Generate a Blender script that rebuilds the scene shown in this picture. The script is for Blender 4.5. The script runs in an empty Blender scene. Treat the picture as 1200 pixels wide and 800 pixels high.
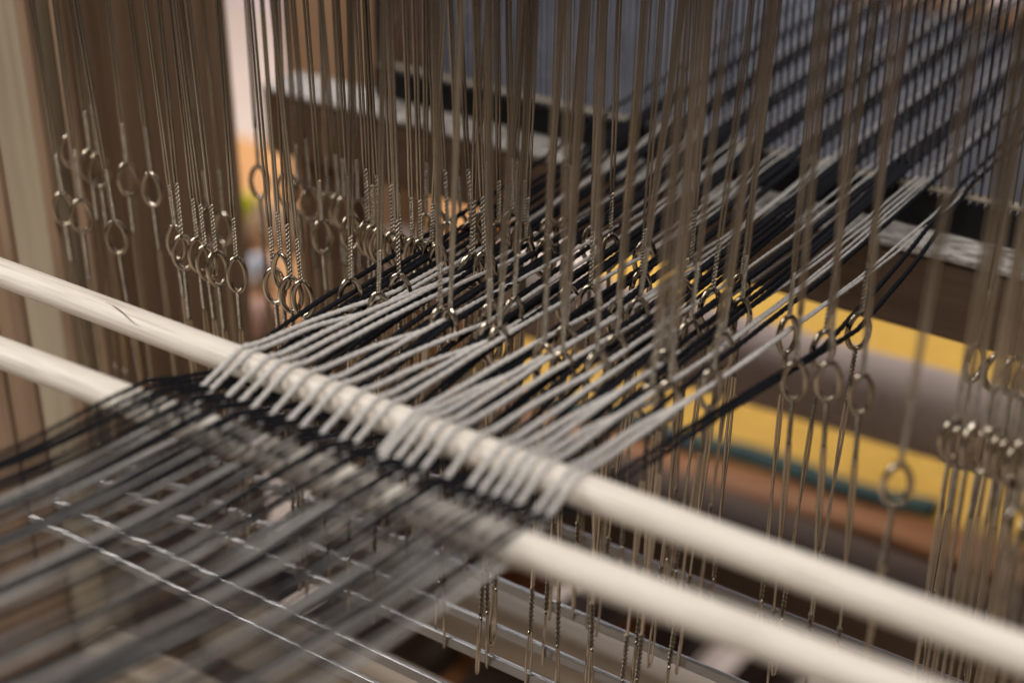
import bpy, bmesh, math, random
from mathutils import Vector, Matrix, noise
random.seed(7)
R = random.Random(11)
PI = math.pi
sc = bpy.context.scene
col = sc.collection

# ------------------------------------------------------------------ camera
# X runs along the lease sticks, Y along the warp towards the reed, Z up; the warp lies near Z = 0
F = 1833.0
HZ = 960.0
VX = 2950.0
VY = (F * F + HZ * HZ) / VX
ax = Vector((VX, -HZ, -F)).normalized(); ax = Vector((ax.x, ax.y, -ax.z))
ay = Vector((VY, HZ, -F)).normalized()
az = Vector((0, F * F / HZ, F)).normalized()
ROT = Matrix((ax, ay, az))
CAM = Vector((0.22207, -0.36478, 0.27908))
cd = bpy.data.cameras.new('camera')
cam = bpy.data.objects.new('camera', cd)
col.objects.link(cam)
cam.matrix_world = Matrix.Translation(CAM) @ ROT.to_4x4()
cd.sensor_width = 36.0
cd.lens = F / 1200 * 36
cd.clip_start = 0.01
cd.clip_end = 50
cd.dof.use_dof = True
cd.dof.focus_distance = 0.642
cd.dof.aperture_fstop = 3.5
cd.dof.aperture_blades = 0
sc.camera = cam

def at(px, py, x=None, y=None, z=None):
    """the point on a plane of the place that shows at a spot of the photograph"""
    d = ROT @ Vector(((px - 600) / F, (400 - py) / F, -1.0))
    if x is not None: t = (x - CAM.x) / d.x
    elif y is not None: t = (y - CAM.y) / d.y
    else: t = (z - CAM.z) / d.z
    return CAM + d * t

# ------------------------------------------------------------------ world and lamps
w = bpy.data.worlds.new('World'); sc.world = w; w.use_nodes = True
wb = w.node_tree.nodes['Background']
wb.inputs[0].default_value = (0.40, 0.36, 0.32, 1)
wb.inputs[1].default_value = 0.10

def area(name, loc, target, size, power, color, size_y=None):
    d = bpy.data.lights.new(name, 'AREA'); d.energy = power; d.color = color
    d.shape = 'RECTANGLE'; d.size = size; d.size_y = size_y or size
    o = bpy.data.objects.new(name, d); col.objects.link(o)
    o.location = loc
    o.rotation_euler = (Vector(target) - Vector(loc)).to_track_quat('-Z', 'Y').to_euler()
    return o
area('ceiling_lamp', (0.42, -0.42, 1.5), (-0.08, 0.08, 0), 0.8, 28, (1.0, 0.97, 0.93))
area('window_light', (-1.15, 1.55, 1.25), (0, 0.1, -0.1), 0.7, 18, (0.85, 0.92, 1.0))
area('floor_fill_light', (-1.7, -1.0, 0.75), (-1.25, -0.75, -0.86), 0.6, 34, (1.0, 0.95, 0.88), 1.3)  # no actual window: fill added to brighten the floor the wires reflect
area('wall_fill_light', (-1.9, 1.3, 1.6), (-2.0, 2.4, -0.5), 0.8, 88, (1.0, 0.96, 0.97))  # unseen fill, added to brighten the back wall

sc.render.engine = 'CYCLES'
sc.cycles.use_denoising = True
sc.cycles.max_bounces = 6
vs = sc.view_settings
vs.view_transform = 'Standard'; vs.look = 'None'; vs.exposure = 0.0; vs.gamma = 1.0
vs.use_curve_mapping = False

# ------------------------------------------------------------------ materials
def mat(name, rough=0.6, metal=0.0, spec=0.5):
    m = bpy.data.materials.new(name); m.use_nodes = True
    b = m.node_tree.nodes['Principled BSDF']
    b.inputs['Roughness'].default_value = rough
    b.inputs['Metallic'].default_value = metal
    b.inputs['Specular IOR Level'].default_value = spec
    return m, m.node_tree, b

def noise_mat(name, cols, scale=(1, 1, 1), nscale=30, rough=0.6, metal=0, bump=0.0, bscale=None, bdist=0.0005, detail=6, spec=0.5, rvar=0.0, pos=None):
    m, nt, b = mat(name, rough, metal, spec)
    N = nt.nodes.new; L = nt.links.new
    tc = N('ShaderNodeTexCoord'); mp = N('ShaderNodeMapping'); mp.inputs['Scale'].default_value = scale
    L(tc.outputs['Object'], mp.inputs[0])
    oi = N('ShaderNodeObjectInfo'); vm = N('ShaderNodeVectorMath'); vm.operation = 'ADD'
    ml = N('ShaderNodeMath'); ml.operation = 'MULTIPLY'; ml.inputs[1].default_value = 37.0
    L(oi.outputs['Random'], ml.inputs[0]); L(mp.outputs[0], vm.inputs[0]); L(ml.outputs[0], vm.inputs[1])
    n = N('ShaderNodeTexNoise'); n.inputs['Scale'].default_value = nscale; n.inputs['Detail'].default_value = detail
    L(vm.outputs[0], n.inputs['Vector'])
    r = N('ShaderNodeValToRGB')
    ps = pos or [0.3 + 0.4 * i / max(1, len(cols) - 1) for i in range(len(cols))]
    while len(r.color_ramp.elements) < len(cols): r.color_ramp.elements.new(0.5)
    for e, p, c in zip(r.color_ramp.elements, ps, cols): e.position = p; e.color = (*c, 1)
    L(n.outputs['Fac'], r.inputs[0]); L(r.outputs[0], b.inputs['Base Color'])
    if rvar:
        mr = N('ShaderNodeMapRange'); mr.inputs[3].default_value = rough - rvar; mr.inputs[4].default_value = rough + rvar
        L(n.outputs['Fac'], mr.inputs[0]); L(mr.outputs[0], b.inputs['Roughness'])
    if bump:
        n2 = N('ShaderNodeTexNoise'); n2.inputs['Scale'].default_value = bscale or nscale * 2; n2.inputs['Detail'].default_value = 4
        L(vm.outputs[0], n2.inputs['Vector'])
        bp = N('ShaderNodeBump'); bp.inputs['Strength'].default_value = bump; bp.inputs['Distance'].default_value = bdist
        L(n2.outputs['Fac'], bp.inputs['Height']); L(bp.outputs[0], b.inputs['Normal'])
    return m

M = {}
M['stick'] = noise_mat('pale_dowel_wood', [(.38, .315, .255), (.62, .555, .485), (.73, .675, .605)], (5, 150, 150), 5, .55, bump=.35, bscale=14, bdist=.0004, pos=[.18, .47, .78])
M['crack'] = noise_mat('crack_wood', [(.05, .03, .02), (.09, .06, .04)], nscale=800, rough=.9)
M['steel'] = noise_mat('heddle_steel', [(.30, .25, .19), (.52, .45, .36), (.68, .61, .52)], (1, 1, .03), 160, .17, 1.0, rvar=.05, pos=[.25, .5, .8])
M['twist'] = noise_mat('shaded_twist_steel', [(.20, .165, .13), (.34, .29, .23), (.42, .36, .30)], (1, 1, 1), 300, .30, 1.0, pos=[.25, .5, .8])  # heddle steel darkened: shade between the twisted wires is put into its colour
M['chrome'] = noise_mat('bar_steel', [(.30, .30, .31), (.38, .38, .39)], (8, 200, 200), 5, .30, 1.0, rvar=.02)
M['grey_yarn'] = noise_mat('grey_yarn_fibre', [(.32, .295, .275), (.49, .46, .435), (.60, .565, .54)], (1, 1, 1), 900, .95, bump=.7, bscale=1600, bdist=.0004, spec=.1, pos=[.25, .5, .75])
M['black_yarn'] = noise_mat('black_yarn_fibre', [(.004, .004, .006), (.012, .012, .015)], (1, 1, 1), 900, .85, bump=.6, bscale=1600, bdist=.0004, spec=.12)
M['reed_black'] = noise_mat('reed_rail_black', [(.004, .004, .005), (.009, .009, .010)], nscale=300, rough=.45, spec=.25)
M['dent'] = noise_mat('reed_dent_steel', [(.03, .03, .035), (.09, .09, .10), (.50, .52, .56)], (1, 1, .25), 500, .25, 1.0, pos=[.3, .58, .70])  # pale flecks in the ramp are glints painted onto the dents
M['binding'] = noise_mat('reed_binding', [(.18, .15, .11), (.28, .23, .17)], nscale=300, rough=.8)
def wood(name, a, b_, c, axis='z', rough=.6):
    s = {'x': (3, 60, 60), 'y': (60, 3, 60), 'z': (60, 60, 3)}[axis]
    return noise_mat(name, [a, b_, c], s, 1.6, rough, bump=.3, bscale=4, bdist=.0005, pos=[.28, .5, .72], spec=.2)
M['post'] = wood('beige_upright_wood', (.26, .205, .14), (.35, .285, .20), (.42, .35, .25))
M['panel'] = wood('brown_upright_wood', (.17, .108, .066), (.24, .155, .098), (.30, .20, .13))
M['tan'] = wood('tan_post_wood', (.20, .12, .07), (.26, .165, .10), (.31, .21, .13))
M['sley'] = wood('brown_sley_wood', (.10, .062, .04), (.14, .09, .06), (.17, .115, .08), 'x')
M['sley_top'] = noise_mat('worn_pale_race_wood', [(.15, .125, .105), (.38, .345, .315), (.56, .52, .48)], (1, 2, 1), 120, .5, pos=[.35, .5, .62])
M['beam'] = wood('dark_cross_beam_wood', (.075, .046, .03), (.10, .064, .042), (.13, .084, .056), 'x', .75)
M['bench'] = wood('red_brown_bench_wood', (.17, .065, .022), (.26, .105, .034), (.34, .15, .05), 'x')
M['table'] = wood('orange_table_wood', (.36, .15, .035), (.48, .22, .055), (.56, .28, .08), 'x', .5)
M['roll'] = noise_mat('beige_cloth', [(.38, .295, .25), (.47, .375, .325)], (1, 1, 1), 260, .9, bump=.4, bscale=900, spec=.1)
M['yellow'] = noise_mat('yellow_cloth', [(.50, .285, .055), (.68, .40, .085)], (1, 1, 1), 90, .9, bump=.3, bscale=900, spec=.1)
M['teal'] = noise_mat('teal_cloth', [(.035, .06, .055), (.06, .085, .075)], (1, 1, 1), 90, .9, bump=.3, bscale=900, spec=.1)
M['white_cloth'] = noise_mat('pale_selvedge', [(.5, .47, .43), (.6, .57, .53)], nscale=200, rough=.9)
M['blue_cloth'] = noise_mat('slate_cloth', [(.12, .138, .185), (.19, .215, .28)], (1, 1, 1), 25, .9, bump=.3, bscale=700, spec=.1)
M['wall'] = noise_mat('plaster', [(.62, .51, .56), (.72, .60, .65)], nscale=4, rough=.9, bump=.15, bscale=120)
M['plank_a'] = wood('pale_floor_wood', (.36, .29, .23), (.48, .40, .33), (.56, .48, .40), 'y', .5)
M['lamm'] = wood('pale_crossbar_wood', (.24, .185, .135), (.36, .29, .22), (.48, .40, .32), 'x')
M['treadle'] = wood('dark_treadle_wood', (.05, .034, .025), (.08, .056, .042), (.11, .08, .06), 'y')
def yarn_mat(name, c): return noise_mat(name, [tuple(v * .75 for v in c), c], (1, 1, 1), 60, .9, bump=.5, bscale=240, bdist=.002, spec=.1)

# ------------------------------------------------------------------ mesh helpers
def tag(o, label=None, cat=None, group=None, kind=None):
    if label: o['label'] = label
    if cat: o['category'] = cat
    if group: o['group'] = group
    if kind: o['kind'] = kind
    return o
def empty(name, loc=(0, 0, 0), rz=0):
    o = bpy.data.objects.new(name, None); col.objects.link(o)
    o.location = loc; o.rotation_euler = (0, 0, rz); o.empty_display_size = .01
    return o
def link(name, me, parent=None):
    o = bpy.data.objects.new(name, me); col.objects.link(o)
    if parent: o.parent = parent
    return o
class MB:
    def __init__(s): s.v = []; s.f = []; s.split = None
    def tube(s, pts, rad, sides=6, cap=True, ply=0.0, pitch=.004):
        n = len(pts); b = len(s.v)
        up = Vector((0, 0, 1)); acc = 0.0
        t0 = (pts[1] - pts[0]).normalized()
        nrm = t0.cross(Vector((.31, .2, .93)))
        if nrm.length < .05: nrm = t0.cross(Vector((1, 0, 0)))
        nrm.normalize()
        for i, p in enumerate(pts):
            t = (pts[min(n - 1, i + 1)] - pts[max(0, i - 1)]).normalized()
            nrm = (nrm - t * nrm.dot(t)).normalized(); bi = t.cross(nrm)
            if i: acc += (p - pts[i - 1]).length
            r = rad[i] if isinstance(rad, (list, tuple)) else rad
            for k in range(sides):
                a = 2 * PI * k / sides
                rr = r * (1 + ply * math.cos(2 * a - 2 * PI * acc / pitch)) if ply else r
                s.v.append(p + nrm * (rr * math.cos(a)) + bi * (rr * math.sin(a)))
        for i in range(n - 1):
            for k in range(sides):
                k2 = (k + 1) % sides
                s.f.append((b + i * sides + k, b + i * sides + k2, b + (i + 1) * sides + k2, b + (i + 1) * sides + k))
        if cap:
            s.f.append(tuple(b + k for k in reversed(range(sides))))
            s.f.append(tuple(b + (n - 1) * sides + k for k in range(sides)))
        return s
    def mesh(s, name, m, smooth=True):
        me = bpy.data.meshes.new(name); me.from_pydata([tuple(v) for v in s.v], [], s.f)
        me.materials.append(m)
        if s.split:
            me.materials.append(s.split[1])
            me.polygons.foreach_set('material_index', [1 if i < s.split[0] else 0 for i in range(len(s.f))])
        me.update()
        if smooth: me.polygons.foreach_set('use_smooth', [True] * len(me.polygons))
        return me
    def build(s, name, m, parent=None, smooth=True): return link(name, s.mesh(name, m, smooth), parent)

def box(name, m, lo, hi, parent=None, bev=.002, seg=2, wob=0.0):
    """a bevelled board between two corners; its origin at its middle"""
    lo, hi = Vector(lo), Vector(hi); c = (lo + hi) / 2
    bm = bmesh.new(); bmesh.ops.create_cube(bm, size=1)
    for v in bm.verts: v.co = Vector((v.co.x * (hi.x - lo.x), v.co.y * (hi.y - lo.y), v.co.z * (hi.z - lo.z)))
    if bev: bmesh.ops.bevel(bm, geom=bm.edges[:], offset=bev, segments=seg, affect='EDGES', profile=.5)
    me = bpy.data.meshes.new(name); bm.to_mesh(me); bm.free(); me.materials.append(m)
    o = link(name, me, parent); o.location = c
    return o
def smooth_path(pts, step):
    """Catmull-Rom through control points"""
    out = []
    n = len(pts)
    for i in range(n - 1):
        p0, p1, p2, p3 = pts[max(0, i - 1)], pts[i], pts[i + 1], pts[min(n - 1, i + 2)]
        k = max(2, int((p2 - p1).length / step))
        d1 = (p2 - p0); d2 = (p3 - p1)
        L12 = (p2 - p1).length
        m1 = d1.normalized() * L12 if d1.length else d1
        m2 = d2.normalized() * L12 if d2.length else d2
        for j in range(k):
            t = j / k
            out.append(p1 * (2*t**3 - 3*t**2 + 1) + m1 * (t**3 - 2*t**2 + t) + p2 * (-2*t**3 + 3*t**2) + m2 * (t**3 - t**2))
    out.append(pts[-1].copy())
    return out

# ------------------------------------------------------------------ the room behind
FLOOR = -0.86
fl = empty('floor', (0, 0, FLOOR)); tag(fl, kind='structure')
sub = box('subfloor', M['treadle'], (-4, -4, -.06), (3.9, 3.2, -.022), fl, 0)
me0 = None
for i in range(52):
    x0 = -4 + i * .15
    if me0 is None:
        p = box('plank', M['plank_a'], (x0, -4, -.02), (x0 + .146, 3.2, 0), fl, .002, 1); me0 = p.data
    else:
        p = link('plank', me0, fl)
    p.location = (x0 + .073, -.4, -.01 + R.uniform(-.0008, .0008))
WY = 2.6
wl = box('wall', M['wall'], (-4, WY, FLOOR), (3, WY + .1, 1.8), None, 0); tag(wl, kind='structure')

# far table with balls of yarn, at the left
TZ = -0.27
ta = at(262, 163, z=TZ); tb = at(330, 175, z=TZ)
tabl = empty('side_table', (ta.x, ta.y, FLOOR))
tag(tabl, 'orange wooden side table carrying coloured balls of yarn behind the loom', 'table')
box('table_top', M['table'], (-.35, -.62, TZ - FLOOR - .03), (.34, 0.02, TZ - FLOOR), tabl, .004)
for sx in (-.31, .30):
    for sy in (-.57, -.03):
        box('leg', M['table'], (sx - .025, sy - .025, 0), (sx + .025, sy + .025, TZ - FLOOR - .031), tabl, .004)
def yarn_ball(px, py, rpx, colour, label):
    p = at(px, py, z=TZ)
    d = (p - CAM).length
    r = rpx / F * d
    c = at(px, py, z=TZ + r)
    b = MB()
    # wound ball: many great-circle turns of yarn round a core
    n = 26
    for q in range(n):
        axis = Vector((R.gauss(0, 1), R.gauss(0, 1), R.gauss(0, 1))).normalized()
        u = axis.orthogonal().normalized(); v = axis.cross(u)
        off = R.uniform(-.7, .7); rr = r * math.sqrt(1 - off * off) * .93
        pts = [axis * (off * r * .93) + u * rr * math.cos(2 * PI * k / 20) + v * rr * math.sin(2 * PI * k / 20) for k in range(21)]
        b.tube(pts, r * .09, 5, False)
    me = b.mesh('yarn_ball', yarn_mat(label.split()[0] + '_wool', colour))
    o = link('yarn_ball', me); o.location = c
    bm = bmesh.new(); bm.from_mesh(me); bmesh.ops.create_icosphere(bm, subdivisions=3, radius=r * .93); bm.to_mesh(me); bm.free()
    tag(o, label, 'yarn ball', 'balls of yarn on the side table')
yarn_ball(286, 246, 19, (.50, .52, .03), 'yellow-green ball of yarn on the orange side table')
yarn_ball(288, 278, 15, (.012, .022, .06), 'navy blue ball of yarn on the orange side table')
yarn_ball(303, 318, 20, (.50, .55, .64), 'pale bluish white ball of yarn in front of the navy one')
yarn_ball(376, 292, 15, (.50, .56, .68), 'pale blue ball of yarn beside the tan post')
yarn_ball(304, 376, 27, (.56, .36, .29), 'salmon beige ball of yarn nearest the loom on the side table')
yarn_ball(466, 232, 20, (.70, .48, .30), 'peach ball of yarn at the right end of the side table')

# slate blue cloth hanging beyond the reed
HY = 0.98
a0 = at(452, 300, y=HY); a1 = at(1230, 300, y=HY); top = at(1140, 22, y=HY).z
b = MB(); nx, nz = 120, 14
x0, x1 = a0.x, a1.x + .25
for j in range(nz + 1):
    for i in range(nx + 1):
        x = x0 + (x1 - x0) * i / nx; z = -.42 + (top + .42) * j / nz
        y = HY + .014 * math.sin(x * 55 + .6 * math.sin(x * 13)) * (1.1 - .5 * j / nz) + .01 * noise.noise((x * 6, z * 2, 1))
        b.v.append(Vector((x, y, z)))
for j in range(nz):
    for i in range(nx):
        q = j * (nx + 1) + i; b.f.append((q, q + 1, q + nx + 2, q + nx + 1))
cl = b.build('hanging_cloth', M['blue_cloth'])
md = cl.modifiers.new('thick', 'SOLIDIFY'); md.thickness = .003
tag(cl, 'slate blue cloth hanging in soft folds beyond the reed', 'cloth')
rl = MB().tube([Vector((x0 - .06, HY, top + .008)), Vector((x1 + .06, HY, top + .008))], .011, 12).build('curtain_pole', M['tan'])
tag(rl, 'tan wooden pole carrying the slate blue cloth', 'pole')

# weaver's bench with the yellow striped cloth
BZ = -0.335
bf = at(900, 604, z=BZ)
bench = empty('bench', (bf.x, bf.y, FLOOR), math.radians(5.0))
tag(bench, 'red brown wooden bench under the yellow striped cloth', 'bench')
bh = BZ - FLOOR
box('seat', M['bench'], (-.30, 0, bh - .025), (.62, .385, bh), bench, .008)
for sx in (-.24, .56):
    for sy in (.05, .31):
        box('leg', M['bench'], (sx - .03, sy - .03, 0), (sx + .03, sy + .03, bh - .026), bench, .005)
box('stretcher', M['bench'], (-.209, .16, .12), (.529, .20, .17), bench, .004)
bc = empty('bench_cloth', (bf.x, bf.y, BZ + .001), math.radians(5.0))
tag(bc, 'yellow cloth with a dark teal stripe spread over the bench', 'cloth')
def sheet(name, m, y0, y1, x0=-.29, x1=.60, th=.006, z0=0.0, edge=0.0):
    b = MB(); nx, ny = 60, max(2, int((y1 - y0) / .012))
    for j in range(ny + 1):
        for i in range(nx + 1):
            x = x0 + (x1 - x0) * i / nx; ya = y0 + edge * noise.noise((x * 14, 1, 2)); yb = y1 + edge * noise.noise((x * 11, 5, 8)); y = ya + (yb - ya) * j / ny
            b.v.append(Vector((x, y, z0 + th + .003 * noise.noise((x * 9, y * 9, 3)) + .0015 * noise.noise((x * 30, y * 30, 7)))))
    for j in range(ny):
        for i in range(nx):
            q = j * (nx + 1) + i; b.f.append((q, q + 1, q + nx + 2, q + nx + 1))
    o = b.build(name, m, bc); md = o.modifiers.new('t', 'SOLIDIFY'); md.thickness = th * .6; md.offset = -1
    return o
sheet('yellow_band', M['yellow'], .040, .36)
sheet('teal_stripe', M['teal'], .040, .062, x1=at(1098, 618, z=BZ).x - bf.x, z0=.004, edge=.016)
sheet('orange_border', M['bench'], .001, .0395)
sheet('pale_selvedge', M['white_cloth'], .3605, .377)

# cloth beam with the beige roll, and the dark cross beam in front of the bench
RY = 0.43
rc = at(1050, 471, y=RY)
roll = empty('cloth_beam', (rc.x, RY, rc.z), math.radians(2.5))
tag(roll, 'horizontal cloth beam wound with plain beige cloth', 'cloth beam')
b = MB(); n = 60
pts = [Vector((-.43 - rc.x + .72 * i / n, 0, 0)) for i in range(n + 1)]
b.tube(pts, [.0262 + .0005 * noise.noise((i * .3, 2, 5)) for i in range(n + 1)], 40)
b.build('cloth_roll', M['roll'], roll)
MB().tube([Vector((-.55 - rc.x, 0, 0)), Vector((.5 - rc.x, 0, 0))], .017, 24).build('beam_core', M['tan'], roll)
cb = at(950, 640, y=.40)
o = box('cross_beam', M['beam'], (-.56, .385, cb.z - .08), (.6, .42, cb.z + .006), None, .003)
tag(o, 'dark brown wooden cross beam low in front of the bench', 'beam')

# ------------------------------------------------------------------ loom uprights
up = empty('loom_upright', (-.36, .13, FLOOR)); tag(up, 'beige and brown wooden side upright at the left end of the heddles', 'loom upright')
box('front_board', M['post'], (-.026, -.058, 0), (0.006, -.040, 1.45), up, .003)
box('board', M['panel'], (-.022, -.0395, 0), (.004, .010, 1.45), up, .003)
box('board', M['panel'], (-.022, .0135, 0), (.002, .0755, 1.45), up, .003)
o = box('loom_brace', M['panel'], (-.70, .075, FLOOR), (-.392, .10, .6), None, .003)
tag(o, 'brown board standing behind the beige upright at the far left', 'board')
fp0 = at(330, 50, y=.46); fp1 = at(463, 90, y=.46)
o = box('loom_post', M['tan'], (fp0.x, .46, FLOOR), (fp1.x, .50, .7), None, .004)
tag(o, 'tan wooden front post seen between the heddles left of the reed', 'loom post')

# ------------------------------------------------------------------ beater and reed
bt = empty('beater', (0, .287, 0)); tag(bt, 'brown wooden beater beam with a worn pale top under the reed', 'beater')
box('sley', M['sley'], (-.405, -.014, -.055), (.30, .018, -.0165), bt, .002)
box('race_board', M['sley_top'], (-.405, -.0155, -.0163), (.30, .018, -.0130), bt, .001)
for x in (-.385, .26):
    box('sword', M['sley'], (x, -.010, -.70), (x + .034, .016, -.0555), bt, .003)
box('added_hand_tree', M['sley'], (-.405, -.014, .1505), (.30, .018, .25), bt, .004)  # unseen top board, added to shade the yarns beyond the reed
rd = empty('reed', (0, .300, 0)); tag(rd, 'steel reed with close upright dents and black rails', 'reed')
RX0, RX1 = -.338, .29
box('rail', M['reed_black'], (RX0, -.005, -.0128), (RX1, .005, .0050), rd, .0015)
box('rail', M['reed_black'], (RX0, -.005, .135), (RX1, .005, .150), rd, .0015)
for s in (RX0, RX1 - .004): box('end_bar', M['dent'], (s, -.003, .0036), (s + .004, .003, .1349), rd, .0006)
box('binding', M['binding'], (RX0 + .004, -.0042, .0052), (RX1 - .004, .0042, .0066), rd, .001)
DP = .0037
b = MB()
prof = [(-.00042, -.0008), (.00042, -.0008), (.00042, .0008), (-.00042, .0008)]
for z in (.0067, .1348):
    for p in prof: b.v.append(Vector((p[0], p[1], z)))
b.f = [(0, 1, 5, 4), (1, 2, 6, 5), (2, 3, 7, 6), (3, 0, 4, 7)]
dm = b.mesh('dent', M['dent'], False)
nd = int((RX1 - RX0 - .012) / DP)
for i in range(nd):
    o = link('dent', dm, rd); o.location = (RX0 + .007 + i * DP + R.uniform(-.00012, .00012), R.uniform(-.0002, .0002), 0)
    o.rotation_euler = (0, R.uniform(-.0015, .0015), R.uniform(-.15, .15))
# little bright end caps of the wire wound along the reed's rail
b = MB()
for i in range(0, nd):
    x = RX0 + .007 + i * DP
    b.tube([Vector((x, -.0048, .0036)), Vector((x + .0005, -.0055, .0046)), Vector((x + .0010, -.0044, .0056))], .0004, 5)
o = b.build('wire_winding', M['chrome'], rd); o['kind'] = 'stuff'

# ------------------------------------------------------------------ heddle shafts
SH = [.020, .036, .062, .080, .108, .136, .160]
RZ = -.150                    # the lower bars
TOPZ = .245
ORD = ['first', 'second', 'third', 'fourth', 'fifth', 'sixth', 'seventh']
for i, y in enumerate(SH):
    s = empty('heddle_shaft', (0, y, 0))
    tag(s, f'{ORD[i]} steel heddle shaft counted from the lease sticks, flat lower bar', 'heddle shaft', 'heddle shafts')
    box('bar', M['chrome'], (-.334, -.0011, RZ - .003), (.23, .0011, RZ + .003), s, .0009, 3)
    box('bar', M['chrome'], (-.334, -.0008, TOPZ - .006), (.23, .0008, TOPZ + .006), s, .0004, 2)
    for x in (-.341, .2305):
        box('stile', M['panel'], (x, -.0015, RZ - .03), (x + .0065, .0015, TOPZ + .03), s, .0005)

# ------------------------------------------------------------------ heddles
WR = .00060
TR = .00056
def pair(zs, amp, phi, rad=WR, bow=(0, 0), sides=6, mb=None):
    mb = mb or MB()
    for sgn in (0, PI):
        pts = [Vector((amp(z) * math.cos(phi(z) + sgn) + bow[0] * math.sin((z) * 12), amp(z) * math.sin(phi(z) + sgn) + bow[1] * math.sin(z * 9), z)) for z in zs]
        mb.tube(pts, rad, sides, False)
    return mb
def frange(a, b, n): return [a + (b - a) * i / n for i in range(n + 1)]
EH = .0078
def make_variant(k):
    rr = random.Random(40 + k)
    bow = (rr.uniform(-.0016, .0016), rr.uniform(-.0006, .0006))
    turns = rr.choice([12, 13, 14, 15])
    tw = .020 + rr.uniform(-.003, .005)
    psi = rr.uniform(-.5, .5)
    A0 = .00070
    # eye
    ea = rr.uniform(.0032, .0040)
    eye = pair(frange(-EH, EH, 22), lambda z: .0005 + ea * max(0, math.cos(PI / 2 * min(1, abs(z) / EH))) ** .55 * (1 + .10 * -z / EH), lambda z: 0, .00118, (0, 0), 8)
    # shank above: twist, straight pair
    def phi_u(z):
        return PI * turns * min(1, (z - EH) / tw) + psi * max(0, min(1, (z - EH - tw) / .03))
    def amp_u(z): return .00055 if z < EH + tw else .00055 + (A0 - .00055) * min(1, (z - EH - tw) / .006)
    upper = pair(frange(EH, EH + tw, turns * 7), amp_u, phi_u, TR, bow)
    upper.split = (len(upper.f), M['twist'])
    pair(frange(EH + tw, .222, 30), amp_u, phi_u, bow=bow, mb=upper)
    # end loop round the bar, wires on either side of it
    def loop(z0, z1, sg):
        pts = []
        zz = frange(0, 1, 16)
        for t in zz:
            a = .0006 + .0014 * math.sin(min(1, t * 1.9) * PI / 2) * (1 if t < .75 else math.cos((t - .75) / .25 * PI / 2))
            pts.append((a, z0 + (z1 - z0) * t))
        P = [Vector((0, a, z)) for a, z in pts] + [Vector((0, -a, z)) for a, z in reversed(pts[:-1])]
        return MB().tube(P, TR, 6)
    bx, by = bow[0] * math.sin(.222 * 12), bow[1] * math.sin(.222 * 9)
    lu = loop(.222, TOPZ + .009, 1)
    for v in lu.v: v.x += bx; v.y += by
    # shank below
    t2 = int(turns * .8); e2 = .022; zb = -.126
    def phi_l(z):
        q = -z
        return PI * turns * min(1, (q - EH) / tw) + PI * t2 * max(0, min(1, (q - (-zb - e2)) / e2)) + (PI / 2) * max(0, min(1, (q - .05) / .03))
    def amp_l(z):
        q = -z
        if q < EH + tw or q > -zb - e2 + .003: return .00055
        return .00055 + (A0 - .00055) * max(0, min(1, (q - EH - tw) / .006))
    bw2 = (bow[0] * .5, bow[1] * .5)
    lower = pair(frange(-EH, -EH - tw, turns * 7), amp_l, phi_l, TR, bw2)
    pair(frange(zb + e2, zb, t2 * 7), amp_l, phi_l, TR, bw2, mb=lower)
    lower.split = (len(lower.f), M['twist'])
    pair(frange(-EH - tw, zb + e2, 14), amp_l, phi_l, bow=bw2, mb=lower)
    ll = loop(zb, RZ - .007, -1)
    for v in ll.v: v.x += bw2[0] * math.sin(zb * 12); v.y += bw2[1] * math.sin(zb * 9)
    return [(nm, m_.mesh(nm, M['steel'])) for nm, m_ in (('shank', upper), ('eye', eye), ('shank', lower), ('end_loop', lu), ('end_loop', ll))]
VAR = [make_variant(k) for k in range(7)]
count = 0
def heddle(x, y, z, label, group, rz=None, lean=None):
    """one wire heddle with its eye at (x, y, z)"""
    global count
    o = empty('heddle', (x, y, z))
    o.rotation_euler = (R.uniform(-.003, .003), max(-.025, min(.025, R.gauss(.0, .02))) if lean is None else lean, R.gauss(.60, .3) if rz is None else rz)
    for nm, me in VAR[count % 7 if R.random() < .7 else R.randrange(7)]:
        link(nm, me, o)
    count += 1
    tag(o, label, 'heddle', group)
    return o
def hpx(px, py, sh, label, group, **k):
    p = at(px, py, y=SH[sh])
    return heddle(p.x, p.y, p.z, label, group, **k)

GL = 'empty heddles bunched at the left'
A_LAB = 'empty wire heddle in the front row of the left bunch'
for px, py in [(75, 245), (96, 253), (207, 284), (215, 296), (233, 299), (243, 308), (255, 315), (322, 335), (341, 345), (330, 318)]:
    hpx(px, py, 2, A_LAB, GL)
hpx(137, 278, 2, 'empty heddle hanging alone between the two front bunches, near the pale upright', GL, rz=.6, lean=-.03)
hpx(278, 322, 2, 'empty heddle at the right end of the six-strong front bunch, wide open eye', GL, rz=.6)
hpx(355, 350, 2, 'lowest empty heddle of the bunch just above the first grey yarns', GL, rz=.5)
B_LAB = 'empty wire heddle in the second row of the left bunch'
for px, py in [(84, 178), (107, 195), (117, 200), (150, 210), (178, 222), (245, 262), (262, 268), (378, 277), (412, 272), (432, 279), (438, 284), (446, 288), (461, 292), (470, 296), (484, 300)]:
    hpx(px, py, 3 if px < 200 else 4, B_LAB, GL)
C_LAB = 'dark empty heddle in the blurred back rows of the left bunch'
for px, py in [(304, 213), (336, 222), (350, 232), (364, 240), (384, 244), (398, 246), (404, 250), (420, 252), (500, 270), (514, 268), (526, 280), (540, 270), (553, 280), (568, 266), (585, 280), (600, 268), (612, 280)]:
    hpx(px, py, R.choice([5, 5, 6]) if px > 460 else 5, C_LAB, GL)
D_LAB = 'empty wire heddle in the crowded middle bunch'
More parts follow.
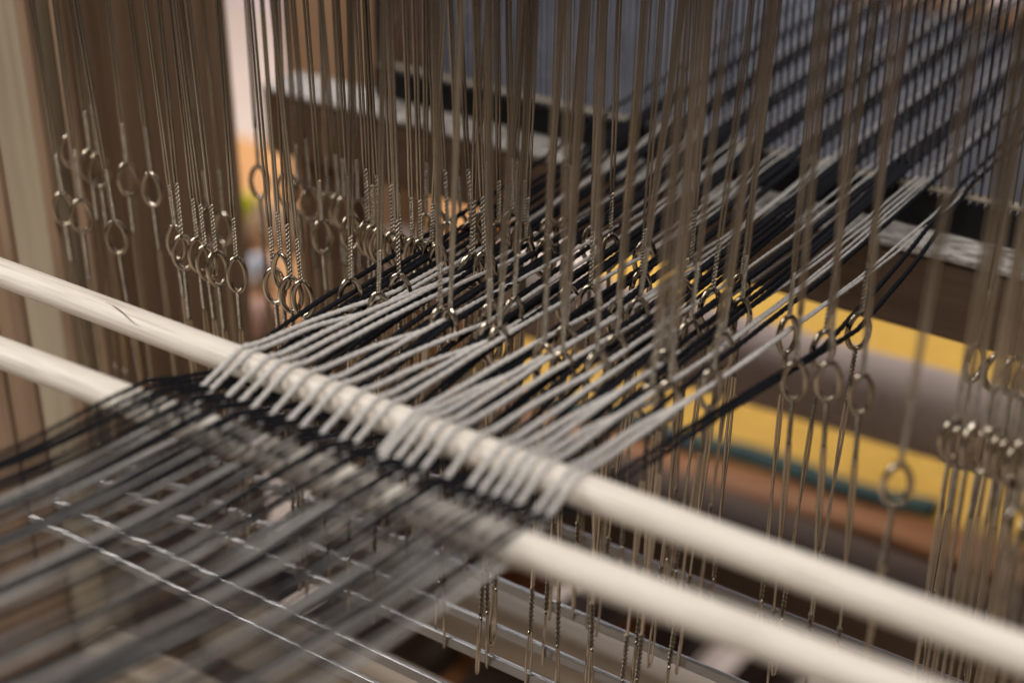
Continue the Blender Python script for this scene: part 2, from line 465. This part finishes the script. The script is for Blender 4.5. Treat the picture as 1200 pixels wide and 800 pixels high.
for i in range(3):
    px = R.uniform(488, 590); hpx(px, 300 + (px - 488) * .10 + R.uniform(-8, 8), R.choice([3, 4, 4]), D_LAB, GL, lean=R.gauss(0, .012))

GR = 'empty heddles bunched at the right'
E_LAB = 'empty wire heddle in the low front row of the right bunch'
for px, py in [(1116, 515), (1126, 524), (1137, 520), (1150, 530), (1160, 526), (1170, 535), (1180, 540), (1190, 545), (1200, 538), (1212, 550)]:
    hpx(px, py, 4, E_LAB, GR, lean=R.gauss(.0, .012))
for px, py in [(1190, 620), (1206, 632), (1222, 640)]:
    hpx(px, py, 2, 'empty wire heddle nearest the camera in the right bunch', GR)
F_LAB = 'empty wire heddle in the higher back row of the right bunch'
for px, py in [(1142, 425), (1168, 436), (1188, 440), (1204, 448), (1215, 446)]:
    hpx(px, py, 6, F_LAB, GR)
hpx(1051, 568, 2, 'single blurred heddle hanging alone before the yellow cloth', 'lone heddles', rz=.5, lean=.035)
hpx(1009, 462, 4, 'empty heddle below the rightmost black yarn, over the beige roll', 'lone heddles', rz=.45)
hpx(971, 447, 4, 'empty heddle just under the one holding the rightmost black yarn', 'lone heddles', rz=.45)
hpx(931, 446, 4, 'empty heddle hanging under the black yarn left of the beige roll', 'lone heddles', rz=.45)

# ------------------------------------------------------------------ lease sticks
SR = .006
U0, U1 = Vector((-.42, -.0015, 0)), Vector((.34, 0.0005, 0))
def line_y(a, b, x): return a.y + (b.y - a.y) * (x - a.x) / (b.x - a.x)
L0 = Vector((-.42, -.0520, -.001)); L1 = Vector((.34, -.0262, -.001))
def stick(a, b, label, seed):
    n = 120; pts = []; rad = []
    for i in range(n + 1):
        t = i / n; p = a.lerp(b, t)
        p.z += .0004 * math.sin(t * 5 + seed); pts.append(p)
        rad.append(SR * (1 + .012 * noise.noise((t * 14, seed, 0))))
    pts = [a.lerp(b, -.004), a.lerp(b, -.003)] + pts + [a.lerp(b, 1.003), a.lerp(b, 1.004)]
    rad = [SR * .55, SR * .85] + rad + [SR * .85, SR * .55]
    o = MB().tube(pts, rad, 32).build('lease_stick', M['stick'])
    tag(o, label, 'lease stick', 'lease sticks')
    return o
us = stick(U0, U1, 'pale wooden lease stick nearer the heddles, grey yarns over it, hairline crack', 1.0)
ls = stick(L0, L1, 'pale wooden lease stick nearer the camera, black yarns over it', 4.0)
# hairline crack on the upper stick
def on_stick(px, py):
    d = (ROT @ Vector(((px - 600) / F, (400 - py) / F, -1.0)))
    yc = -.0008; a = d.y ** 2 + d.z ** 2; e = CAM.y - yc; b_ = 2 * (e * d.y + CAM.z * d.z); c = e * e + CAM.z ** 2 - (SR * 1.012) ** 2
    q = b_ * b_ - 4 * a * c
    if q < 0: return None
    return CAM + d * ((-b_ - math.sqrt(q)) / (2 * a))
cp = [on_stick(*q) for q in [(112, 351), (122, 354), (133, 359), (142, 365), (150, 372), (158, 379), (168, 385)]]
cp = smooth_path([p for p in cp if p], .001)
k = len(cp)
MB().tube(cp, [.0001 + .00033 * math.sin(PI * i / (k - 1)) for i in range(k)], 5).build('crack', M['crack'], us)

# ------------------------------------------------------------------ warp yarns
G_PX = [247, 258, 277, 291, 305, 325, 347, 362, 384, 404, 420, 446, 454, 466, 481, 496, 522, 548, 563, 578, 590, 604, 627, 640]
def stick_x(px):
    """X of a yarn leaving the upper stick where the photograph shows it"""
    y = 450 + (px - 247) * (610 - 450) / (640 - 247)
    return at(px, y, z=-.001).x
gx = [stick_x(p) for p in G_PX]
ends = [('grey', x) for x in gx]
# black ends lie in threes between and beside the grey ends
bxs = []
lo, hi = gx[0] - .013, gx[-1] + .004
nb = 42
for i in range(nb): bxs.append(lo + (hi - lo) * (i + .5) / nb + R.uniform(-.0013, .0013))
bxs.sort()
ends += [('black', x) for x in bxs]
LO, HI = -.168, -.006
def spread(x): return -.161 + (x - LO) * (-.003 + .161) / (HI - LO)
def grouped(x, colour, tight):
    P = .0218
    g = math.floor((x - LO) / P)
    frac = (x - LO) / P - g
    c = LO + (g + (.30 if colour == 'black' else .78)) * P
    return c + (frac - .5) * P * tight
def fuzz(o, pts, rad, m):
    b = MB(); k = len(pts)
    for _ in range(230):
        i = R.randrange(2, k - 2); p = pts[i]
        if not -.09 < p.y < .31: continue
        t = (pts[i + 1] - pts[i]).normalized()
        d = Vector((R.gauss(0, 1), R.gauss(0, 1), R.gauss(0, 1))); d = (d - t * d.dot(t)).normalized()
        L = R.uniform(.0006, .0022)
        q = p + d * rad[i] * .9; c = t * R.uniform(-1, 1)
        b.tube([q, q + (d * .6 + c * .5) * L * .6, q + (d * .7 + c * 1.3) * L], [.00007, .00006, .00003], 3, False)
    f = b.build('fuzz', m, o); f['kind'] = 'stuff'
def yarn(colour, xs, sh, label, first_z, side=None):
    over = colour == 'grey'
    r = .00100 if over else .00080
    xh = spread(grouped(xs, colour, .6) * .6 + xs * .4)
    xr = -.164 + (grouped(xs, colour, .50 if over else .42) - LO) * (.004 + .164) / (HI - LO)
    yh = SH[sh]; zh = first_z
    if side: xh, xr = side
    xf = xs * 1.0 - .004 + R.uniform(-.004, .004)
    zf = R.uniform(-.008, .008) + ((-.016 if xs < -.06 else .004) if over else .010)
    uy = line_y(U0, U1, xs); ly = line_y(L0, L1, xs)
    t = SR + r * .95
    s = 1 if over else -1
    P = [Vector((xf - .030 + R.uniform(-.006, .006), -.62, zf + .045)), Vector((xf - .012, -.28, zf * .6 + .020)), Vector((xs - .002, ly - .06, -s * .003 + zf * .15 + .003)), Vector((xs - .001, ly - .006, -s * t * .80)), Vector((xs, ly, -s * t - .001)), Vector((xs, ly + .006, -s * t * .80)),
         Vector((xs, (uy + ly) / 2, R.uniform(-.0006, .0006))),
         Vector((xs, uy - .0058, s * t * .72)), Vector((xs + .0004, uy, s * t)), Vector((xs + .001, uy + .006, s * t * .86))]
    if yh > .05: P.append(Vector((xs + (xh - xs) * .45 + R.uniform(-.0004, .0004), uy + .006 + (yh - uy) * .42, (.0066 * .58 if over else -.002) + zh * .42 + R.uniform(-.0005, .0005))))
    P += [Vector((xh, yh - .002, zh)), Vector((xh, yh + .002, zh))]
    P += [Vector((xh + (xr - xh) * .5, (yh + .3) / 2, .003 + zh * .5 - s * .0015 + R.uniform(-.0012, .0012))), Vector((xr, .297, .0115 - s * .002)), Vector((xr, .304, .0115 - s * .002)), Vector((xr + R.uniform(-.007, .007), .62, .018 - s * .004))]
    pts = smooth_path(P, .0016)
    ph = R.uniform(0, 50)
    for i, p in enumerate(pts):
        q = noise.noise((p.y * 55, ph, 0)) * .0003
        p.x += q; p.z += noise.noise((p.y * 40, ph, 9)) * .0002
    rad = [r * (1 + (0 if over else .38) * max(0, min(1, (p.y - .008) / .05))) * (1 - (.52 if over else .10) * max(0, min(1, (p.y - .05) / .22))) * (1 + .10 * noise.noise((p.y * 160, ph, 4))) for p in pts]
    o = MB().tube(pts, rad, 8, True, .15, .0042).build('warp_yarn', M[colour + '_yarn'])
    fuzz(o, pts, rad, M[colour + '_yarn'])
    tag(o, label, 'warp yarn', colour + ' warp yarns')
    return xh, yh, zh
def ordinal(n):
    ones = ['', 'first', 'second', 'third', 'fourth', 'fifth', 'sixth', 'seventh', 'eighth', 'ninth', 'tenth', 'eleventh', 'twelfth', 'thirteenth',
            'fourteenth', 'fifteenth', 'sixteenth', 'seventeenth', 'eighteenth', 'nineteenth']
    if n < 20: return ones[n]
    tens = {2: ('twentieth', 'twenty'), 3: ('thirtieth', 'thirty'), 4: ('fortieth', 'forty')}[n // 10]
    return tens[0] if n % 10 == 0 else tens[1] + '-' + ones[n % 10]
cnt = {'grey': 0, 'black': 0}
order = sorted(range(len(ends)), key=lambda i: ends[i][1])
seq = [2, 4, 6, 3, 5]; shc = {}
first_g, last_g = gx[0], gx[-1]
for n, i in enumerate(order):
    c, x = ends[i]
    if c == 'grey' or cnt[c] % 2 == 0: shc[c] = seq[(n // 2 + (2 if c == 'grey' else 0)) % 5]
    sh = shc[c]
    zz = R.gauss(.0, .0016) + (.0030 if c == 'grey' else .0036)
    cnt[c] += 1
    od = ordinal(cnt[c])
    lab = f'light grey warp yarn, {od} from the left over the heddle-side lease stick' if c == 'grey' else f'black warp yarn, {od} from the left over the camera-side lease stick'
    hl = f'wire heddle whose eye holds the {od} {c} warp yarn from the left'
    side = None
    if c == 'grey' and x == first_g: lab = 'leftmost light grey warp yarn on the lease sticks'
    if c == 'grey' and x == last_g: lab = 'rightmost light grey warp yarn, crossing the bare end of the lease sticks'
    if n == 0: lab = 'outermost black warp yarn at the left edge of the web'
    if c == 'black' and cnt[c] == nb:
        lab = 'rightmost black warp yarn, drawn through the heddle before the yellow cloth'; sh = 6; zz = -.001; side = (.020, .013)
        hl = 'heddle holding the rightmost black yarn, its eye against the yellow cloth'
    if c == 'black' and cnt[c] == nb - 1:
        lab = 'second black warp yarn from the right, bent by its heddle over the beige roll'; sh = 5; zz = 0; side = (.016, .009)
        hl = 'heddle with a black yarn, standing left of the rightmost threaded heddle'
    xh, yh, zh = yarn(c, x, sh, lab, zz, side)
    if c == 'black' and cnt[c] % 2 and not side: continue      # black ends lie two in an eye
    heddle(xh, yh, zh - .001, hl, 'threaded heddles', lean=max(0, min(.09, R.gauss(.045, .03))) if not side else .05)

# ------------------------------------------------------------------ pale crossbars under the shafts
for i, (y, z) in enumerate([(.045, -.255), (.120, -.265), (.200, -.26)]):
    o = box('crossbar', M['lamm'], (-.33, -.011, -.02), (.22, .011, .02), None, .003)
    o.location = (-.055, y, z)
    tag(o, f'pale beige wooden crossbar under the steel heddle shafts, {ordinal(i + 1)} from the lease sticks', 'crossbar', 'crossbars under the shafts')

# ------------------------------------------------------------------ treadles below
for i in range(6):
    x = -.62 + i * .085
    o = box('treadle', M['treadle'], (-.02, -.5, -.018), (.02, .55, .018), None, .004)
    o.location = (x, .2, -.55 - .012 * (i % 3))
    o.rotation_euler = (math.radians(-4 + i % 3), 0, math.radians(R.uniform(-1, 1)))
    tag(o, 'dark wooden treadle in the row far below the heddles', 'treadle', 'treadles under the loom')

# neighbours in a row are told apart by their order from the left
rows = {}
for o in sc.objects:
    if o.get('category') in ('heddle', 'treadle') and (o['label'].startswith(('empty wire', 'dark empty')) or o['category'] == 'treadle'):
        rows.setdefault(o['label'], []).append(o)
for lab, os_ in rows.items():
    os_.sort(key=lambda o: o.location.x - .4 * o.location.y)
    for i, o in enumerate(os_):
        o['label'] = lab.replace('wire heddle', f'wire heddle, {ordinal(i + 1)} from left,', 1) if 'wire heddle' in lab else lab.replace('empty heddle', f'empty heddle, {ordinal(i + 1)} from left', 1) if 'empty heddle' in lab else lab.replace('dark wooden treadle', f'dark wooden treadle, {ordinal(i + 1)} from left', 1)
